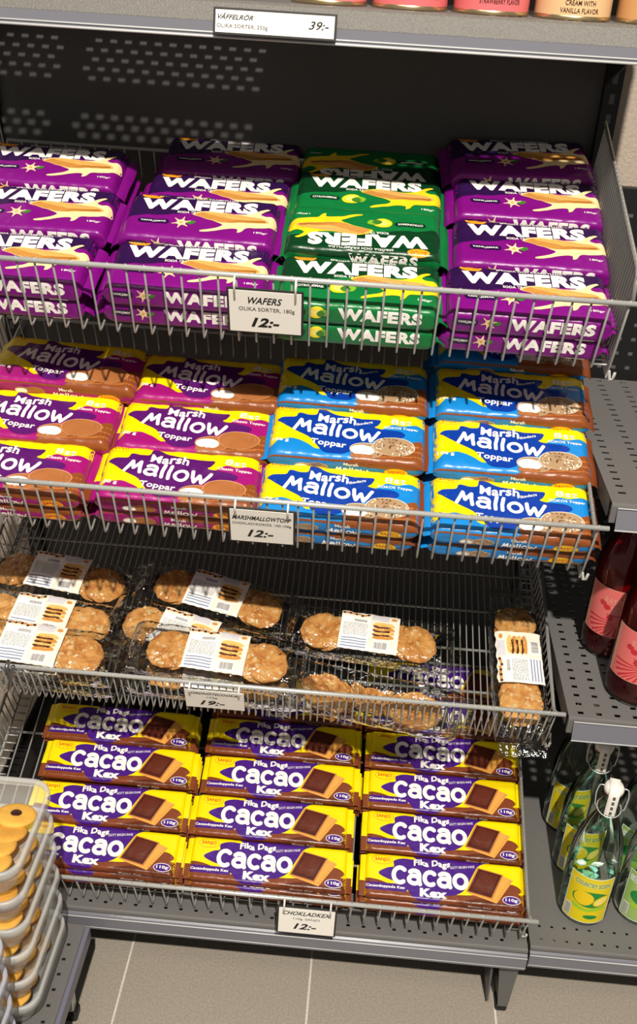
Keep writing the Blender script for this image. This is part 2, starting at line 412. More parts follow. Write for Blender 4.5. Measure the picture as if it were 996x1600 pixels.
def cacao_art():
    A = Art()
    pur = F('cacao_purple', '43167c'); br = F('cacao_brown', '7a3b1c'); brd = F('cacao_dark', '5a2810')
    A.poly([(-138, -10), (-118, -8), (-98, -13), (-70, -24), (0, -24), (55, -20), (80, -12), (98, -3), (112, 3), (124, 0), (131, -7), (125, -13), (136, -16), (136, -40), (-138, -40)], br, 0, smooth=3)
    A.poly([(20, -36), (60, -26), (100, -30), (134, -27), (134, -40), (20, -40)], brd, .4, smooth=3)
    A.poly([(-112, 3), (-97, 13), (-86, 16), (-86, 26), (-70, 31), (-48, 31), (-47, 40), (64, 40), (56, 27), (44, 4), (34, -14), (18, -24), (-2, -27), (-8, -37), (-36, -39), (-52, -33), (-62, -22), (-74, -12), (-96, -6)], pur, 1, smooth=4)
    A.text('Fika Dags', -21, 25, 62, 13.5, Fw, 3, bold=.04, rot=2, warp=lambda a, b: (a, b+.1*sin(a*14)))
    lettering(A, 'Cacao', -87, -11, 21.6, 22.5, 7.4, {'C': 1.22, 'a': 1.22, 'c': 1.14, 'o': 1.1}, Fw, 3.5, rot=-.5)
    A.text('Kex', -18, -24, 46, 14.5, Fw, 3, bold=.06)
    A.text('GOTT BEGEN INNE', 31, 25, 42, 4, Fw, 3, rot=8)
    A.rect(-136, -26, -62, -13.5, pur, 1.4, r=5); A.text('Cacaodoppade Kex', -99, -19.8, 66, 6, Fw, 3, bold=.03)
    logo(A, -106, 26, 36, None, 1)
    A.poly([(98, 17), (117, 10), (88, -31), (40, -18), (48, -16)], F('biscuit', 'e3a04a'), 3)
    for k in range(9): A.line((114-2.9*k, 8-4.2*k), (110-2.9*k, 9.5-4.2*k), 1.1, F('biscuit_d', 'b97a2a'), 3.6)
    A.poly([(57, 27), (101, 18), (81, -25), (37, -16)], F('choc_edge', 'c07a3c'), 4)
    A.poly([(59, 25), (98, 17), (79, -22.5), (40, -14.5)], F('choc_bar', '4a1c10'), 5)
    A.poly([(63, 21), (92, 15), (77, -16), (48, -10)], F('choc_bar2', '5c2616'), 6)
    A.ell(113, -24, 15, 7.5, Fw, 3); A.ell(113, -24, 14, 6.6, pur, 3.6); A.text('110g', 113, -24, 20, 6.5, Fw, 4.6, bold=.03)
    A.oy = -42
    A.rect(-133, -9, 133, 6, br, .6); A.rect(-130, -4, 130, -1, brd, 1); A.text('Cacao Kex', 60, 1, 40, 5, Fw, 2, bold=.03); A.oy = 0
    return A

KIND = {}
def build_kind(k, W, D, T, r, tl, bulge, wr, base, art, fl, ml, mr, curl, seed, ml2=None, split=0, mr2=None):
    fn = make_wrap(W, D, T, r, tl, bulge, wr, seed)
    KIND[k] = (wrapper_mesh(k, fn, base, art), seal_mesh('end_seal', W, D, T, fl, -1, ml, seed, curl, ml2, split), seal_mesh('end_seal', W, D, T, fl, 1, mr, seed+3, curl, mr2, split), D, T)
Fpur = F('wafer_purple', '780a78'); Fgrn = F('wafer_green', '0c7036'); Fblu = F('marsh_blue', '1583cf'); Fmag = F('marsh_magenta', '9c1470'); Fbr = F('cacao_brown', '7a3b1c')
build_kind('wafer_packet', .226, .113, .0345, .008, .014, .0016, .0012, Fpur, wafer_art(False), .015, Fpur, Fpur, .009, 1.3)
build_kind('wafer_packet_green', .226, .113, .0345, .008, .014, .0016, .0012, Fgrn, wafer_art(True), .015, Fgrn, Fgrn, .009, 5.1)
build_kind('marshmallow_packet', .235, .107, .033, .010, .018, .0012, .0016, Fblu, marsh_art(True), .012, Fblu, Fbr, .005, 2.2, Fblu, .4, Fbr)
build_kind('marshmallow_packet_classic', .235, .107, .033, .010, .018, .0012, .0016, Fmag, marsh_art(False), .012, Fyel, Fmag, .005, 8.4, Fmag, .4, Fbr)
build_kind('cocoa_biscuit_packet', .268, .075, .0148, .006, .010, .0006, .0006, Fyel, cacao_art(), .011, Fyel, Fyel, .002, 3.7, Fbr, .35, Fbr)

# ------------------------------------------------------------------ basket frames
TH = math.radians(19)
BK = {1: (1.315, 1.132), 2: (1.224, .853), 3: (1.222, .525), 4: (1.109, .185)}
def BM(b, x=0, d=0, h=0, rz=0, rx=0, ry=0):
    y0, z0 = BK[b]
    return Matrix.Translation((0, y0, z0)) @ Matrix.Rotation(TH, 4, 'X') @ Matrix.Translation((x, d, h)) @ Matrix.Rotation(math.radians(rz), 4, 'Z') @ Matrix.Rotation(math.radians(rx), 4, 'X') @ Matrix.Rotation(math.radians(ry), 4, 'Y')
PROTO = {}
def packet(k, b, x, dn, htop, rz, label, group, rx=0, sz=1.0):
    me, sl, sr, D, T = KIND[k]
    name = 'wafer_packet' if k.startswith('wafer') else 'marshmallow_packet' if k.startswith('marsh') else 'cocoa_biscuit_packet'
    mw = BM(b, x, dn+D/2, htop-T*sz, rz, rx) @ Matrix.Diagonal((1, 1, sz, 1))
    if k not in PROTO:
        o = link(me, name, None, mw); link(sl, 'end_seal', o); link(sr, 'end_seal', o); PROTO[k] = o
        tag(o, label, 'packet', group)
    else:
        o = copy_tree(PROTO[k], mw, label); o['group'] = group
    return o

# ------------------------------------------------------------------ setting: floor, wall
def floor_mat():
    m = bpy.data.materials.new('floor_tiles'); m.use_nodes = True; nt = m.node_tree; b = nt.nodes['Principled BSDF']
    tc = nt.nodes.new('ShaderNodeTexCoord'); mp = nt.nodes.new('ShaderNodeMapping'); mp.inputs['Location'].default_value = (.008, .46, 0)
    br = nt.nodes.new('ShaderNodeTexBrick'); br.offset = 0; br.squash = 1
    br.inputs['Scale'].default_value = 1; br.inputs['Brick Width'].default_value = .333; br.inputs['Row Height'].default_value = .666
    br.inputs['Mortar Size'].default_value = .0022; br.inputs['Mortar Smooth'].default_value = .3
    br.inputs['Color1'].default_value = (*lin('a39a8d'), 1); br.inputs['Color2'].default_value = (*lin('a0978a'), 1); br.inputs['Mortar'].default_value = (*lin('d8d2c6'), 1)
    n = nt.nodes.new('ShaderNodeTexNoise'); n.inputs['Scale'].default_value = 260; n.inputs['Detail'].default_value = 4
    mx = nt.nodes.new('ShaderNodeMixRGB'); mx.blend_type = 'MULTIPLY'; mx.inputs[0].default_value = .55
    rp = nt.nodes.new('ShaderNodeValToRGB'); rp.color_ramp.elements[0].position = .35; rp.color_ramp.elements[1].position = .65; rp.color_ramp.elements[0].color = (.62, .61, .6, 1)
    nt.links.new(tc.outputs['Object'], mp.inputs[0]); nt.links.new(mp.outputs[0], br.inputs[0]); nt.links.new(tc.outputs['Object'], n.inputs[0])
    nt.links.new(n.outputs['Fac'], rp.inputs[0]); nt.links.new(br.outputs['Color'], mx.inputs[1]); nt.links.new(rp.outputs[0], mx.inputs[2]); nt.links.new(mx.outputs[0], b.inputs['Base Color'])
    b.inputs['Roughness'].default_value = .42
    return m
mb = MB(); mb.add([(-3, -2, 0), (3, -2, 0), (3, 2.2, 0), (-3, 2.2, 0)], [(0, 1, 2, 3)], floor_mat(), False)
o = mb.obj('floor'); o['kind'] = 'structure'
mb = MB(); box(mb, -3, 3, 1.80, 1.9, 0, 3.4, mat('plaster', 'b9a99a', rough=.8, bump=.4, bscale=180, var=.15, vscale=160), bev=0)
o = mb.obj('wall_back'); o['kind'] = 'structure'

# ------------------------------------------------------------------ shelving
XL, XR = -.655, .357
def perforated(mb, x0, x1, y0, y1, zt, th, m, px, py, hx, hy, ok, stag=True, inset=(.02, .02)):
    zb = zt-th; ny = max(1, int((y1-y0)/py)); ry = (y1-y0)/ny
    def quad(a, b, c, d, z, flip=False):
        if b-a < 1e-6 or d-c < 1e-6: return
        vs = [(a, c, z), (b, c, z), (b, d, z), (a, d, z)]; mb.add(vs, [(0, 1, 2, 3)] if not flip else [(3, 2, 1, 0)], m, False)
    for i in range(ny):
        ya = y0+i*ry; yc = ya+ry/2; h0, h1 = yc-hy/2, yc+hy/2
        xs = []; x = x0+inset[0]+(px/2 if (stag and i % 2) else 0)
        while x < x1-inset[1]:
            if ok(x, yc): xs.append(x)
            x += px
        for z, fl in ((zt, False), (zb, True)):
            quad(x0, x1, ya, h0, z, fl); quad(x0, x1, h1, ya+ry, z, fl)
            c = x0
            for x in xs: quad(c, x-hx/2, h0, h1, z, fl); c = x+hx/2
            quad(c, x1, h0, h1, z, fl)
        for x in xs:
            a, b = x-hx/2, x+hx/2
            mb.add([(a, h0, zt), (b, h0, zt), (b, h1, zt), (a, h1, zt), (a, h0, zb), (b, h0, zb), (b, h1, zb), (a, h1, zb)], [(0, 1, 5, 4), (1, 2, 6, 5), (2, 3, 7, 6), (3, 0, 4, 7)], m, False)
def extrude_x(mb, x0, x1, prof, m, closed=True):
    n = len(prof); vs = [(x0, y, z) for y, z in prof]+[(x1, y, z) for y, z in prof]
    fs = [(i, (i+1) % n, n+(i+1) % n, n+i) for i in range(n if closed else n-1)]
    if closed: fs += [list(range(n))[::-1], list(range(n, 2*n))]
    mb.add(vs, fs, m, False)
# gondola frame of the bay
gon = empty('gondola_unit', Matrix.Translation((-.15, 1.74, 0)))
tag(gon, 'charcoal back panel and posts of the shelving bay behind the baskets', 'shelving')
GI = gon.matrix_basis.inverted()
mb = MB(); box(mb, XL, XR-.008, 1.722, 1.745, .10, 2.0, M_panel, bev=0); mb.obj('back_panel', gon, GI)
for x in (XL, XR):
    mb = MB(); box(mb, x-.014, x+.014, 1.705, 1.75, 0, 2.05, M_black)
    for k in range(60): box(mb, x-.004, x+.004, 1.7042, 1.7052, .2+k*.03, .215+k*.03, M_greyd, bev=0)
    mb.obj('upright', gon, GI)
# base shelf of this bay
def shelf(name, x0, x1, yf, yb, zt, label, px=.025, py=.0245, hx=.011, hy=.0055, ok=None, lip=.045, clearlip=False, stag=False, th=.0012, yp=None):
    e = empty(name, Matrix.Translation(((x0+x1)/2, yb, zt))); I = e.matrix_basis.inverted(); tag(e, label, 'shelf')
    mb = MB(); perforated(mb, x0, x1, yf+.004, yp or yb, zt, th, M_grey, px, py, hx, hy, ok or (lambda x, y: True), stag)
    extrude_x(mb, x0, x1, [(yf+.004, zt), (yf+.001, zt-.001), (yf, zt-.004), (yf, zt-.030), (yf+.006, zt-.030), (yf+.006, zt-.006)], M_grey)
    for x in (x0, x1-.002): box(mb, x, x+.002, yf+.02, yb, zt-.03, zt-th, M_grey, bev=0)
    mb.obj('shelf_plate', e, I)
    mb = MB()
    if clearlip:
        extrude_x(mb, x0+.008, x1, [(yf-.002, zt-.006), (yf-.010, zt-.036), (yf-.0085, zt-.0365), (yf-.0005, zt-.006)], M_strip)
        tube(mb, [(x0+.008, yf-.0095, zt-.037), (x1, yf-.0095, zt-.037)], .0014, M_edge, 5); tube(mb, [(x0+.008, yf-.003, zt-.005), (x1, yf-.003, zt-.005)], .0012, M_edge, 5)
    else:
        extrude_x(mb, x0, x1, [(yf-.0005, zt-.008), (yf-.004, zt-.010), (yf-.006, zt-.014), (yf-.007, zt-lip+.008), (yf-.0045, zt-lip+.004), (yf-.0045, zt-lip), (yf-.0005, zt-lip)], M_strip)
        tube(mb, [(x0, yf-.0062, zt-.013), (x1, yf-.0062, zt-.013)], .0011, M_edge, 5); tube(mb, [(x0, yf-.0068, zt-lip+.008), (x1, yf-.0068, zt-lip+.008)], .0009, M_edge, 5)
    mb.obj('label_strip', e, I)
    return e, I
def front_row(y0): return lambda x, y: y < y0+.03
base, bi = shelf('base_shelf', XL+.004, XR-.002, 1.092, 1.70, .178, 'grey steel base shelf under the lowest basket of cocoa biscuits', px=.0262, py=.026, hx=.006, hy=.005, ok=lambda x, y: y < 1.125, yp=1.175)
mb = MB(); box(mb, XL+.006, XR-.004, 1.165, 1.70, .150, .153, M_black, bev=0); mb.obj('dark_sheet', base, bi)  # added black sheet, makes the space under the basket read as dark
# base foot
def foot(x1, x0, parent, I):
    mb = MB()
    vs = [(x0+.012, 1.112, .148), (x1-.004, 1.105, .148), (x1-.012, 1.100, .012), (x0+.026, 1.100, .012), (x0+.012, 1.70, .148), (x1-.004, 1.70, .148), (x1-.012, 1.70, .012), (x0+.026, 1.70, .012)]
    mb.add(vs, [(0, 3, 2, 1), (1, 2, 6, 5), (0, 4, 7, 3), (3, 7, 6, 2), (0, 1, 5, 4), (4, 5, 6, 7)], mat('foot_grey', '5f5e5c', rough=.45), False)
    mb.add([(x0, 1.11, .15), (x0+.004, 1.11, .15), (x0+.010, 1.108, .012), (x0+.007, 1.108, .012), (x0, 1.7, .15), (x0+.004, 1.7, .15), (x0+.010, 1.7, .012), (x0+.007, 1.7, .012)],
           [(0, 3, 2, 1), (1, 2, 6, 5), (0, 4, 7, 3), (3, 7, 6, 2), (0, 1, 5, 4), (4, 5, 6, 7)], M_greyd, False)
    box(mb, x0+.022, x1-.012, 1.098, 1.13, 0, .014, M_black, bev=.004)
    return mb.obj('foot', parent, I)
foot(XR, XR-.055, base, bi); foot(XL+.055, XL, base, bi)
# top shelf
YT, ZT = 1.425, 1.5555
def top_holes(x, y):
    if (-.465 < x < -.185 or x < -.50) and 1.49 < y < 1.645: return not (1.527 < y < 1.578)
    if .02 < x < .32 and 1.44 < y < 1.475: return True
    return False
tops = empty('top_shelf', Matrix.Translation((-.15, 1.70, ZT))); TI = tops.matrix_basis.inverted()
tag(tops, 'grey perforated top shelf carrying tins, above the wafer packets', 'shelf')
mb = MB(); perforated(mb, XL, .375, YT+.004, 1.70, ZT, .0012, M_grey, .0235, .0138, .0110, .0056, top_holes, True)
extrude_x(mb, XL, .375, [(YT+.004, ZT), (YT, ZT-.003), (YT-.012, ZT-.024), (YT-.012, ZT-.026), (YT+.006, ZT-.026), (YT+.006, ZT-.004)], M_fascia)
mb.obj('shelf_plate', tops, TI)
mb = MB(); extrude_x(mb, XL, .375, [(YT-.0135, ZT-.0245), (YT-.0165, ZT-.040), (YT-.0165, ZT-.044), (YT+.002, ZT-.044), (YT+.002, ZT-.0265), (YT-.012, ZT-.0265)], M_strip)
for dz, dy, r in ((-.0375, -.0165, .0012), (-.0425, -.017, .0018)): tube(mb, [(XL, YT+dy, ZT+dz), (.375, YT+dy, ZT+dz)], r, M_edge, 6)
mb.obj('label_strip', tops, TI)
for x in (XL+.016, XR-.018):
    mb = MB(); vs = [(x, 1.703, ZT-.002), (x, YT+.03, ZT-.002), (x, YT+.03, ZT-.022), (x, 1.703, ZT-.10)]
    mb.add(vs+[(a+.003, b, c) for a, b, c in vs], [(0, 1, 2, 3), (7, 6, 5, 4), (0, 4, 5, 1), (1, 5, 6, 2), (2, 6, 7, 3), (3, 7, 4, 0)], M_black, False); mb.obj('bracket', tops, TI)
# neighbour bay
NX0, NX1 = .361, 1.0
def nshelf(name, yf, zt, label, **k): return shelf(name, NX0, NX1, yf, 1.70, zt, label, **k)
nshelf('side_shelf', 1.221, .971, 'grey slotted shelf of the next bay beside the blue marshmallow packets', clearlip=True, px=.043, py=.0215, hx=.011, hy=.0065, ok=lambda x, y: y > 1.25)
nshelf('side_shelf', 1.189, .608, 'grey slotted shelf of the next bay holding the red bottles', clearlip=True, px=.0285, py=.0205, hx=.009, hy=.0068, ok=lambda x, y: x > .38)
nb, nbi = nshelf('side_base_shelf', 1.103, .174, 'grey base shelf of the next bay under the clear swing-top bottles', px=.0215, py=.026, hx=.0048, hy=.0045, ok=lambda x, y: y < 1.15)
foot(NX1, NX1-.055, nb, nbi)
g2 = empty('gondola_unit', Matrix.Translation((.68, 1.74, 0))); tag(g2, 'black perforated back panel of the next bay behind the bottles', 'shelving'); G2 = g2.matrix_basis.inverted()
mb = MB(); box(mb, XR+.02, NX1, 1.725, 1.745, .10, 1.30, M_black, bev=0)
for i in range(24):
    for j in range(40): box(mb, .40+i*.025, .408+i*.025, 1.7242, 1.7252, .2+j*.027, .206+j*.027, M_greyd, bev=0)
mb.obj('back_panel', g2, G2)
mb = MB(); box(mb, NX1, NX1+.028, 1.705, 1.75, 0, 2.05, M_black); mb.obj('upright', g2, G2)

# ------------------------------------------------------------------ wire baskets
def basket(b, label, x0, x1, L, hf, hs, sp, tip=.014, r=.0016, hb=.05):
    e = empty('wire_basket', BM(b)); tag(e, label, 'basket', 'tilted wire baskets')
    mb = MB()
    tube(mb, [(x0-tip, -.001, hf), (x1+tip, -.001, hf)], .0037, M_chrome, 10); mb.obj('front_rail', e)
    mb = MB(); n = int((x1-x0)/sp); back = hb
    for i in range(n+1):
        x = x0+(x1-x0)*i/n
        tube(mb, bend([(x, -.0005, hf+.0045), (x, 0, 0), (x, L, 0), (x, L, back)], .006), r, M_wire, 6)
    for d in [L*k/5 for k in range(1, 5)]: tube(mb, [(x0, d, -.004), (x1, d, -.004)], .0024, M_wire, 6)
    mb.obj('wire_grid', e)
    mb = MB(); tube(mb, [(x0, L+.002, back), (x1, L+.002, back)], .003, M_wire, 8); mb.obj('back_rail', e)
    for x, s in ((x0, -1), (x1, 1)):
        mb = MB()
        tube(mb, bend([(x+s*.003, 0, hf-.002), (x+s*.003, .02, hs), (x+s*.003, L, hs)], .012), .003, M_wire, 8)
        m = int(L/(.0115 if b == 1 else .016))
        for k in range(1, m): tube(mb, bend([(x+s*.003, L*k/m, hs+.003), (x+s*.001, L*k/m, -.001), (x-s*.02, L*k/m, -.001)], .005), r, M_wire, 6)
        mb.obj('side_wires', e)
        mb = MB(); y0, z0 = BK[b]
        yb = (1.703-y0)/cos(TH)
        box(mb, x+s*.001-.0015, x+s*.001+.0015, .004, yb if b < 4 else L, -.020 if b < 4 else -.004, -.003 if b < 4 else .004, M_chrome)
        tube(mb, [(x+s*.002, .004, -.005), (x+s*.006, .004, -.021), (x+s*.011, .004, -.021), (x+s*.011, .004, -.008)] if b < 4 else [(x+s*.002, .004, .012), (x+s*.005, .004, .0), (x+s*.010, .004, .001), (x+s*.010, .004, .012)], .0022, M_chrome, 6)
        mb.obj('support_arm', e)
    return e
BX0, BX1 = -.625, .341
basket(1, 'top wire basket filled with purple and green wafer packets', BX0, BX1, .415, .113, .15, .0242)
basket(2, 'second wire basket from the top, filled with marshmallow packets', BX0, BX1, .42, .101, .075, .0215)
basket(3, 'third wire basket from the top, closely wired, holding the clear cookie packets', BX0, BX1, .42, .092, .066, .0112, r=.0013)
basket(4, 'lowest wire basket filled with yellow cocoa biscuit packets', BX0, BX1, .50, .090, .07, .0236)

# ------------------------------------------------------------------ wafers
ORD = ['front', 'second', 'third', 'fourth', 'fifth', 'sixth']   # counted from the rail
COLW = ['leftmost column', 'column left of the green ones', 'green column', 'rightmost column']
def under(k, b, x, dn, htop, n, T, row, col, what, group, rz=0):
    if n < 1: return
    t = (htop-T)/n; jr = random.Random(int(x*1000+dn*777))
    for i in range(n):
        pos = {0: 'just under the top one', 1: 'two under the top one', 2: 'three under the top one'}[i]
        packet(k, b, x+jr.uniform(-.004, .004), dn+jr.uniform(-.001, .003), htop-T-i*t, rz+jr.uniform(-.8, .8),
               f'{what}, {pos}, {row} row, {col}', group, sz=min(1, t/T*.995))
W = [
 (0, [(-.513, .012, .071, 0), (-.505, .127, .076, 1), (-.515, .242, .081, 0)]),
 (1, [(-.257, .012, .071, 0), (-.257, .118, .083, 0), (-.252, .2295, .0535, -.5), (-.243, .344, .057, 1)]),
 (2, [(-.016, .004, .071, 0), (-.016, .118, .083, 180.5), (-.014, .232, .071, -.5), (-.016, .340, .058, 180)]),
 (3, [(.220, .008, .071, 0), (.229, .123, .075, 0), (.231, .238, .081, 0), (.222, .340, .092, 4)])]
for c, rows in W:
    k = 'wafer_packet_green' if c == 2 else 'wafer_packet'
    for i, (x, d, h, rz) in enumerate(rows):
        what = 'green wafer packet' if c == 2 else 'purple wafer packet'
        how = ' turned upside down' if abs(rz) > 90 else ''
        packet(k, 1, x, d, h, rz, f'{what}{how}, topmost, {ORD[i]} row, {COLW[c]}', 'wafer packets in the top basket')
        n = 1 if h < .08 else 2
        if h < .06: n = 1
        if c == 2 and i == 3: n = 1
        under(k, 1, x+(-.004 if i == 0 else 0), d+.002, h, n, .0345, ORD[i], COLW[c], what, 'wafer packets in the top basket')
# ------------------------------------------------------------------ marshmallows
COLM = ['leftmost column', 'second column from left', 'column behind price card', 'rightmost column']
Mm = [
 (0, [(-.513, .008, .067, 0), (-.492, .113, .070, 0), (-.470, .217, .090, -2)]),
 (1, [(-.258, .012, .067, 0), (-.250, .112, .070, 0), (-.240, .208, .084, 0)]),
 (2, [(-.020, .004, .066, -.5), (-.016, .108, .086, 0), (-.014, .213, .098, 0)]),
 (3, [(.231, .002, .067, .5), (.232, .106, .086, 0), (.233, .208, .104, 0), (.235, .314, .118, 0)])]
for c, rows in Mm:
    k = 'marshmallow_packet' if c > 1 else 'marshmallow_packet_classic'
    what = 'blue coconut marshmallow packet' if c > 1 else 'magenta marshmallow packet'
    for i, (x, d, h, rz) in enumerate(rows):
        packet(k, 2, x, d, h, rz, f'{what}, topmost, {ORD[i]} row, {COLM[c]}', 'marshmallow packets in the second basket')
        under(k, 2, x-.003, d+.002, h, 1 if h < .08 else 2, .033, ORD[i], COLM[c], what, 'marshmallow packets in the second basket')
# ------------------------------------------------------------------ cocoa biscuits
COLC = ['left column', 'middle column', 'right column']
Cc = [
 (0, [(-.386, .029, .058, -.5), (-.388, .106, .058, .5), (-.386, .186, .060, 0), (-.399, .262, .060, 0)]),
 (1, [(-.094, .028, .058, 0), (-.098, .106, .058, 0), (-.090, .184, .059, .5), (-.093, .262, .059, 0), (-.092, .340, .058, 0)]),
 (2, [(.206, .027, .059, 0), (.205, .105, .058, 0), (.204, .183, .059, 0), (.204, .262, .058, 0), (.203, .340, .060, 0), (.204, .418, .060, 0)])]
for c, rows in Cc:
    what = 'yellow cocoa biscuit packet'
    for i, (x, d, h, rz) in enumerate(rows):
        packet('cocoa_biscuit_packet', 4, x, d, h, rz, f'{what}, topmost, {ORD[i]} row, {COLC[c]}', 'cocoa biscuit packets in the lowest basket')
        under('cocoa_biscuit_packet', 4, x, .021 if i == 0 else d, h, 3, .0148, ORD[i], COLC[c], what, 'cocoa biscuit packets in the lowest basket')

# ------------------------------------------------------------------ cookies in clear packets
M_cookie = [mat('cookie_%d' % i, c, rough=.75, bump=.9, bscale=170, var=.5, vscale=75, var2=d) for i, (c, d) in enumerate((('e8b26a', 'bf7a35'), ('e0a65c', 'b56c2a')))]
M_nut = mat('peanut_piece', 'edc58a', rough=.6, var=.3, vscale=200)
def cookie_mesh(seed):
    mb = MB(); rnd = random.Random(seed); R = .036; nr, na = 9, 44; vs = []; fs = []
    def edge(a): return 1+.07*noise.noise((cos(a)*2, sin(a)*2, seed))+.06*noise.noise((cos(a)*5, sin(a)*5, seed+4))
    for s in (1, -1):
        for i in range(nr+1):
            q = i/nr; rr = R*sin(q*pi/2)
            for k in range(na):
                a = 2*pi*k/na; x, y = rr*edge(a)*cos(a), rr*edge(a)*sin(a)
                z = .0062*math.sqrt(max(0, 1-(rr/R)**4)) if s > 0 else -.003*math.sqrt(max(0, 1-(rr/R)**6))
                if s > 0: z += (.0036*noise.noise((x*95, y*95, seed))+.002*noise.noise((x*210, y*210, seed)))*(1-q**6)
                vs.append((x, y, z))
    n1 = (nr+1)*na
    for s in (0, 1):
        for i in range(nr):
            for k in range(na):
                q = (s*n1+i*na+k, s*n1+(i+1)*na+k, s*n1+(i+1)*na+(k+1) % na, s*n1+i*na+(k+1) % na); fs.append(q if s == 0 else q[::-1])
    mb.add(vs, fs, M_cookie[seed % 2])
    for k in range(24):
        a = rnd.uniform(0, 2*pi); q = R*.88*math.sqrt(rnd.random()); cx, cy = q*cos(a), q*sin(a); b = rnd.uniform(0, pi)
        lx, ly, lz = rnd.uniform(.004, .0065), rnd.uniform(.003, .0042), rnd.uniform(.0022, .0036); v2 = []; f2 = []
        for i in range(5):
            for j in range(10):
                th = i/4*pi/2; ph = 2*pi*j/10; x, y, z = lx*cos(th)*cos(ph), ly*cos(th)*sin(ph), lz*sin(th)
                v2.append((cx+x*cos(b)-y*sin(b), cy+x*sin(b)+y*cos(b), .0046*math.sqrt(max(0, 1-(q/R)**4))+z))
        for i in range(4):
            for j in range(10): f2.append((i*10+j, i*10+(j+1) % 10, (i+1)*10+(j+1) % 10, (i+1)*10+j))
        mb.add(v2, f2, M_nut if k % 3 else M_cookie[seed % 2])
    return mb.mesh('cookie')
COOK = [cookie_mesh(i) for i in range(4)]
M_film = clear('clear_film', 'f4f4f2', gloss=.12, rough=.09, bump=1.0, bscale=75, base=.045)
M_tray = clear('clear_tray', 'e9ebe9', gloss=.1, rough=.06, bump=.2, bscale=30, base=.03)
def cookie_label_art():
    A = Art(); beige = mat('label_beige', 'efe2cf', rough=.5); gi = mat('label_text', '8f8d8d', rough=.6); blue = mat('label_rule', '7d87a0', rough=.6)
    pts = []
    for k in range(15): pts.append((-50+100*k/14, -38+.7*(k % 2)))
    pts.append((50, 38))
    for k in range(24): pts.append((50-100*k/23, 38+1.2*sin(k*1.3)))
    A.poly(pts, beige, 0)
    A.rect(-48, -37, 0, 26, mat('label_white', 'f2efea', rough=.5), 1)
    ck = mat('label_cookie', 'c98a3e', rough=.6); cd = mat('label_choc', '4d2112', rough=.6); cl = mat('label_cookie_light', 'e8b866', rough=.6)
    rnd = random.Random(5)
    for k in range(9): A.ell(-46+k*5.2, 32+rnd.uniform(-1.5, 1.5), 3, 2.4, ck if k % 2 else cd, 1.3+.1*k, n=12)
    A.rect(2, 24, 32, 36, mat('label_grey', 'cfcbd0', rough=.5), 1.2)
    for k in range(9): A.rect(-27+k*2.4, 17, -25.3+k*2.4, 22.5, gi, 2)            # unreadable title
    for r in range(10):
        x = -45
        while x < -4:
            l = rnd.uniform(2, 7); A.rect(x, 12-r*2.6, min(x+l, -3), 13.1-r*2.6, gi, 2); x += l+1.2
    for r in range(4): A.rect(-46, -19-r*5, -3, -17-r*5, blue, 2)
    for lv in range(4):                                                        # picture of stacked cookies
        y = 14-lv*8
        A.poly([(6+lv*.5, y+1), (10, y+5), (20, y+6.5), (34, y+6), (41, y+3), (42, y-1), (30, y-3.5), (14, y-3.5), (6, y-2)], cl if lv % 2 == 0 else ck, 2+lv*.3, smooth=3)
        for k in range(9): A.ell(rnd.uniform(8, 40), y+rnd.uniform(-2, 5), 1.9, 1.4, ck if k % 2 else cl, 3.5, n=10)
        if lv < 3: A.poly([(5, y-3), (12, y-5.5), (26, y-4.8), (34, y-5.4), (33, y-1), (20, y-2.4), (8, y-1)], cd, 3.8, smooth=3)
    A.rect(8, -35, 34, -18, mat('label_white', 'f2efea', rough=.5), 3)
    x = 10
    while x < 32: wd = rnd.choice((.5, .9, 1.4)); A.rect(x, -32, x+wd, -20, M_inkg, 4); x += wd+.8
    A.ell(40, 30, 5, 3, ck, 2)
    return A
CLAB = cookie_label_art()
def cookie_parts(e, seed, label=True):
    rnd = random.Random(seed); L, D, T = .255, .083, .036
    fn = make_wrap(L+.036, D+.006, T+.006, .014, .03, .003, .0024, seed*1.9)
    me = wrapper_mesh('film', fn, M_film, None, 44, 44); link(me, 'film', e)
    for s in (-1, 1): link(seal_mesh('film_end', L+.036, D, T, .022, s, M_film, seed+s, .006), 'film_end', e)
    mb = MB(); vs = []; fs = []; n = 32                            # shallow clear tray
    for k in range(n):
        a = 2*pi*k/n; sx = (abs(cos(a))**.25)*(1 if cos(a) > 0 else -1); sy = (abs(sin(a))**.25)*(1 if sin(a) > 0 else -1)
        vs += [(sx*L/2*.94, sy*D/2*.9, .002), (sx*L/2*.98, sy*D/2*.99, .024)]
    for k in range(n): j = (k+1) % n; fs.append((2*k, 2*j, 2*j+1, 2*k+1))
    fs.append([2*k for k in range(n)]); mb.add(vs, fs, M_tray); mb.obj('tray', e)
    N = 9
    for i in range(N):
        t = i-(N-1)/2; x = (0, .021, .044, .066, .083)[int(abs(t))]*(1 if t > 0 else -1); s = 1 if t > 0 else -1
        tilt = math.radians(s*(9 if abs(t) > 3.5 else 27 if abs(t) > 2.5 else 42)) if t else 0
        z = .0225+(.006 if abs(t) > 3.5 else .002 if abs(t) > 2.5 else 0)
        m = Matrix.Translation((x+s*-.002, rnd.uniform(-.002, .002), z)) @ Matrix.Rotation(tilt, 4, 'Y') @ Matrix.Rotation(rnd.uniform(0, 6), 4, 'Z') @ Matrix.Scale(1.0 if abs(t) > 3.5 else .97 if abs(t) > 2.5 else .7, 4)
        link(COOK[(i+seed) % 4], 'cookie', e, m)
    if label:
        mb = MB(); off = .0012
        def lf(a, b, l):
            x, y, z = fn(a*.001, -b*.001, off+l*.00012); return (x, y, z)
        CLAB.put(mb, lf); lo = mb.obj('paper_label', e)
